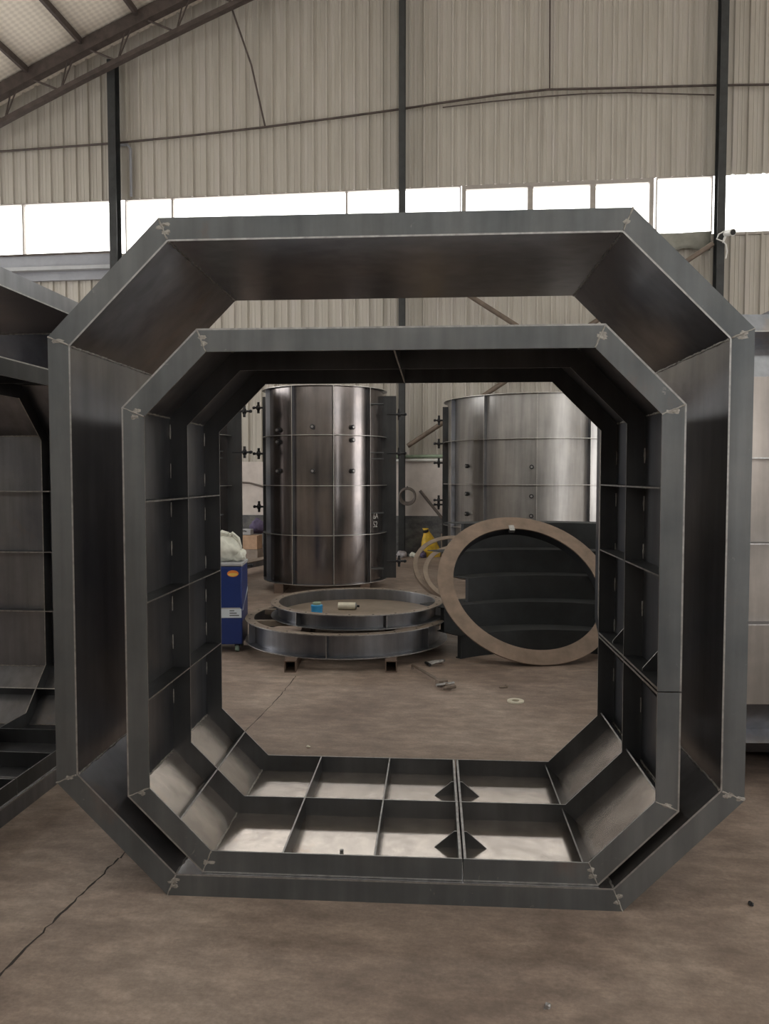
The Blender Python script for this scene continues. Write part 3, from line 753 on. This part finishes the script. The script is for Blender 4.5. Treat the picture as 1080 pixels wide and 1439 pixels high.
# ------------------------------------------------------------------ things along the back wall
def box_thing(name, label, cat, loc, rz, size, mat, group=None, flap=True):
    o = thing(name, label, cat, loc, rz, group); x, y, z = size
    rbox((-x/2, -y/2, 0), (x/2, y/2, z), .006, M[mat], 'carton', o)
    if flap: MB().box((-x/2-.004, -.025, z), (x/2+.004, .025, z+.003)).build('tape', M['card2'] if mat == 'card' else M['card'], o)
    return o
bxl = Vector((-2.36, 13.25, 0))
box_thing('cardboard_box', 'dull brown carton at the bottom of the pile by the back wall', 'box', bxl, HR, (.44, .36, .24), 'card2', 'cartons piled by the back wall')
box_thing('cardboard_box', 'orange brown carton on top of the dull one by the back wall', 'box', bxl+Vector((0, 0, .2435)), HR, (.42, .34, .235), 'card', 'cartons piled by the back wall')
tc = thing('tool_case', 'small grey case lying on the orange brown carton', 'case', bxl+Vector((-.06, 0, .4825)), HR)
rbox((-.14, -.09, 0), (.14, .09, .10), .015, M['lid'], 'case_body', tc); MB().tube([(-.05, -.09, .06), (-.03, -.11, .075), (.04, -.11, .075), (.06, -.09, .06)], .008, 8).build('case_handle', M['dark'], tc)
tag(MB().blob((0, 0, .0), (.13, .09, .14), 4, .2, 3, flat=True).build('cloth_bundle', M['purple'], None, (-2.22, 13.45, .485+.113)), 'dark purple cloth bundle on the cartons by the back wall', 'cloth')
ch = thing('steel_channel', 'length of steel channel on trestle blocks left of the dark round mould', 'channel', (-2.05, 11.6, 0), rad(-20))
MB().box((-.10, -1.1, .20), (.10, 1.1, .21)).build('channel_top', M['hoop'], ch); MB().box((.09, -1.1, .12), (.10, 1.1, .20)).build('channel_side', M['steel'], ch); MB().box((-.10, -1.1, .12), (-.09, 1.1, .20)).build('channel_side', M['steel'], ch)
for yy in (-.8, .8): MB().box((-.14, yy-.06, 0), (.14, yy+.06, .12)).build('block', M['wood'], ch)
yb = thing('yellow_sack', 'bright yellow sack standing against the back wall', 'sack', (.86, 14.20, 0), HR)
mb = MB(); n = 14; vs = []; rings = [(0, .17, .10), (.12, .175, .11), (.28, .14, .09), (.40, .085, .06), (.47, .05, .035), (.53, .055, .03)]
for k, (zz, rx, ry) in enumerate(rings):
    for i in range(n):
        t = 2*PI*i/n; f = 1+.10*math.sin(3*t+k)+.06*math.sin(7*t+2*k)
        vs.append((rx*f*math.cos(t)-.02*k, ry*f*math.sin(t), zz))
fs = [(k*n+i, k*n+(i+1) % n, (k+1)*n+(i+1) % n, (k+1)*n+i) for k in range(len(rings)-1) for i in range(n)]+[tuple(range(n-1, -1, -1)), tuple(range((len(rings)-1)*n, len(rings)*n))]
mb.add(vs, fs, 0, True); mb.build('sack_body', M['yellow'], yb)
MB().tube([(-.09, 0, .46), (-.10, -.01, .50)], [.058, .055], 12).build('tie', M['dark'], yb)
o = thing('cardboard_box', 'narrow brown carton leaning beside the yellow sack', 'box', (1.12, 14.24, 0), HR+rad(8)); rbox((-.07, -.06, 0), (.07, .08, .42), .005, M['card2'], 'carton', o); MB().box((-.072, -.02, .42), (.072, .02, .423)).build('tape', M['card'], o)
for (u, zz, rx, mt, lab, sd) in ((-.31, .05, .09, 'rag', 'grey white rag on the floor by the back wall, nearest the dark round mould', 2), (-.10, .04, .07, 'white', 'crumpled white wrapper on the floor by the back wall', 6), (.09, .05, .05, 'purple', 'mauve rag on the floor beside the yellow sack', 8)):
    p = hp(u, -.55, zz); tag(MB().blob((0, 0, 0), (rx, .08, zz/.8), sd, .3, 3, flat=True).build('rag', M[mt], None, p), lab, 'rag')
hs = hall_thing('hose_coil', 'coil of dark hose hung low on the middle column before the white plaster', 'hose', None, -.21, -.425, 1.14)
for k in range(4): 
    r = .135+.012*(k % 2); mb = MB().tube([(r*math.cos(2*PI*i/28), -.012*k+.01, r*math.sin(2*PI*i/28)-.01*k) for i in range(28)], .016, 8, closed=True); mb.build('hose_loop', M['hose'], hs)
MB().tube([(0, .08, .15), (0, -.06, .15), (0, -.065, .17)], .008, 8).build('hook', M['black'], hs)
tag(MB().tube([hp(.0, -.12, 1.22), hp(.42, -.13, .70)], .028, 10).build('leaning_pipe', M['hose']), 'short dark pipe slanting down beside the hose coil', 'pipe')
for k, (zz, r, mt, lab) in enumerate(((1.86, .030, 'green', 'green pipe running along the top of the white plaster, upper of the pair'), (1.79, .026, 'cam', 'white pipe running along the top of the white plaster, lower of the pair'))):
    tag(MB().tube([hp(-2.3, -.10, zz-.0), hp(-.4, -.11, zz), hp(3.2, -.10, zz+.03)], r, 10).build('wall_conduit', M[mt]), lab, 'pipe', 'pipes on top of the plaster band')
tag(MB().tube([hp(-3.6, -.10, 1.38), hp(-3.3, -.10, 1.36), hp(-2.9, -.10, 1.25), hp(-2.0, -.10, .98)], .018, 8).build('wall_cable', M['hose']), 'dark cable sloping down the white plaster left of the dark mould', 'cable')

# ------------------------------------------------------------------ loose things on the floor
cl = thing('screw_clamp', 'long rusty screw clamp lying on the floor in front of the ring stack', 'clamp', (.335, 5.58, 0), math.atan2(-.53, .23))
MB().tube([(-.30, 0, .012), (-.30, 0, .045), (.24, 0, .03)], .011, 8).build('clamp_bar', M['brace'], cl)
MB().box((.15, -.035, .012), (.21, .035, .05)).build('jaw', M['brace'], cl)
MB().tube([(.235, -.07, .03), (.235, .07, .032)], .011, 8).build('cross_handle', M['edge'], cl)
MB().tube([(.18, .0, .03), (.30, .012, .02)], .015, 8).build('spindle', M['brace'], cl)
MB().tube([(.29, -.045, .02), (.295, .05, .022)], .012, 8).build('wing_nut', M['brace'], cl)
shk = thing('shackle', 'small bright shackle on the floor just right of the ring stack', 'shackle', (.40, 6.03, 0), rad(20))
MB().tube([(-.06, -.02, .014), (-.01, -.035, .03), (.05, -.03, .035), (.075, 0, .03), (.05, .03, .022), (-.01, .035, .018), (-.06, .02, .014)], .013, 8).build('bow', M['edge'], shk)
MB().tube([(-.06, -.04, .016), (-.06, .045, .016)], .012, 8).build('pin', M['black'], shk)
ws = thing('washer', 'flat steel washer lying on the concrete floor', 'washer', (.87, 5.04, 0))
MB().lathe([(.025, .001), (.055, .001), (.055, .010), (.025, .010)], 32).build('washer_disc', M['can'], ws)
bo = thing('bolt', 'small dark bolt on the floor behind the washer', 'bolt', (.83, 5.37, 0), rad(20))
MB().tube([(-.02, 0, .008), (.03, 0, .008)], .006, 8).build('shank', M['hoop'], bo); MB().tube([(.03, 0, .012), (.042, 0, .012)], .012, 6).build('head', M['hoop'], bo)
for k, (x, y, lab) in enumerate(((-.42, 4.18, 'small pale metal chip on the floor just behind the ribbed core'), (.46, 2.10, 'small stone chip on the bare floor in front of the big frame'), (1.28, 2.62, 'tiny dark chip on the floor right of the big frame'))):
    tag(MB().blob((0, 0, .005), (.012, .008, .007), k+20, .35, 2, flat=True).build('metal_chip', M[('can', 'edge', 'black')[k]], None, (x, y, 0), rad(40*k)), lab, 'chip')
# crack and dirt seam across the floor at the left
def crack(pts, wd, name):
    mb = MB(); rnd = random.Random(3); P = [Vector((*p, .0008)) for p in pts]; L = []; R2 = []
    fine = []
    for a, b2 in zip(P, P[1:]):
        for i in range(14): fine.append(a.lerp(b2, i/14))
    fine.append(P[-1])
    d = (P[-1]-P[0]).normalized(); s = Vector((-d.y, d.x, 0))
    for p in fine:
        j = rnd.uniform(-.006, .006); w = wd*rnd.uniform(.5, 1.4); L.append(p+s*(j+w)); R2.append(p+s*(j-w))
    n = len(fine); mb.add(L+R2, [(i, i+1, n+i+1, n+i) for i in range(n-1)])
    o = mb.build(name, M['joint']); o['kind'] = 'structure'
crack([(-1.04, 2.95), (-1.10, 2.62), (-1.16, 2.24), (-1.25, 1.6)], .004, 'trim_1')
crack([(-.86, 4.12), (-1.0, 3.5), (-1.04, 2.95)], .003, 'trim_2')
crack([(-.86, 4.12), (-.72, 5.1), (-.66, 5.7)], .0025, 'trim_3')

# ------------------------------------------------------------------ light
W = bpy.data.worlds.new('overcast_sky'); S.world = W; W.use_nodes = True
bg = W.node_tree.nodes['Background']; bg.inputs[0].default_value = (1.0, .985, .965, 1); bg.inputs[1].default_value = 5.0
def portal(name, c, x, y, sx, sy):
    """guides sky sampling through an opening; gives off no light itself. x, y: the opening's axes, facing x cross y reversed"""
    L = bpy.data.lights.new(name, 'AREA'); L.shape = 'RECTANGLE'; L.size = sx; L.size_y = sy; L.cycles.is_portal = True
    o = bpy.data.objects.new(name, L); COL.objects.link(o)
    x, y = Vector(x).normalized(), Vector(y).normalized(); zz = x.cross(y)
    o.matrix_world = Matrix(((x.x, y.x, zz.x, c.x), (x.y, y.y, zz.y, c.y), (x.z, y.z, zz.z, c.z), (0, 0, 0, 1)))
Z = Vector((0, 0, 1))
portal('portal_back', hp((UL+UR)/2, .08, 6.35), HX, Z*1, UR-UL, 1.02) if False else None
def face(name, c, n, x, sx, sy):
    n, x = Vector(n).normalized(), Vector(x).normalized(); zz = -n; y = zz.cross(x)
    portal(name, c, x, y, sx, sy)
face('portal_back', hp((UL+UR)/2, .10, 6.35), -HY, HX, UR-UL, 1.02)
face('portal_rear', hp((UL+UR)/2, VB-.15, 6.35), HY, HX, UR-UL, 1.02)
face('portal_gate', hp((GX0+GX1)/2, VB-.15, GZ/2), HY, HX, GX1-GX0, GZ)
face('portal_left', hp(UL-.15, VB/2, 6.35), HX, HY, -VB, 1.02)
face('portal_door_left', hp(UL-.15, sum(DOORL)/2, 2.3), HX, HY, DOORL[1]-DOORL[0], 4.6)
face('portal_right', hp(UR+.15, VB/2, 6.35), -HX, HY, -VB, 1.02)
face('portal_door_right', hp(UR+.15, sum(DOORR)/2, 2.3), -HX, HY, DOORR[1]-DOORR[0], 4.6)
for (i0, i1) in UHOLES:
    a, b2 = us[i0], us[i1]; dz = roof_z(b2)-roof_z(a); xx = (HX*(b2-a)+Z*dz); nn = xx.normalized().cross(HY)
    if nn.z > 0: nn = -nn
    for v0, v1 in VSTRIPS:
        face('portal_roof', hp((a+b2)/2, (v0+v1)/2, max(roof_z(a), roof_z(b2), roof_z((a+b2)/2))+.1), nn, xx, xx.length, v1-v0)

# ------------------------------------------------------------------ camera
cam = bpy.data.cameras.new('camera'); cam.sensor_fit = 'HORIZONTAL'; cam.sensor_width = 36; cam.lens = 36.0
co = bpy.data.objects.new('camera', cam); COL.objects.link(co)
co.location = (0, 0, 1.5); co.rotation_euler = (rad(90-2.7), 0, 0); cam.clip_start = .05; cam.clip_end = 300
S.camera = co
S.view_settings.view_transform = 'Standard'; S.view_settings.look = 'None'; S.view_settings.gamma = 1; S.view_settings.use_curve_mapping = False
S.view_settings.exposure = 0
S.cycles.max_bounces = 10; S.cycles.diffuse_bounces = 5; S.cycles.glossy_bounces = 6; S.cycles.transparent_max_bounces = 12
S.cycles.sample_clamp_indirect = 6
S.cycles.use_denoising = True
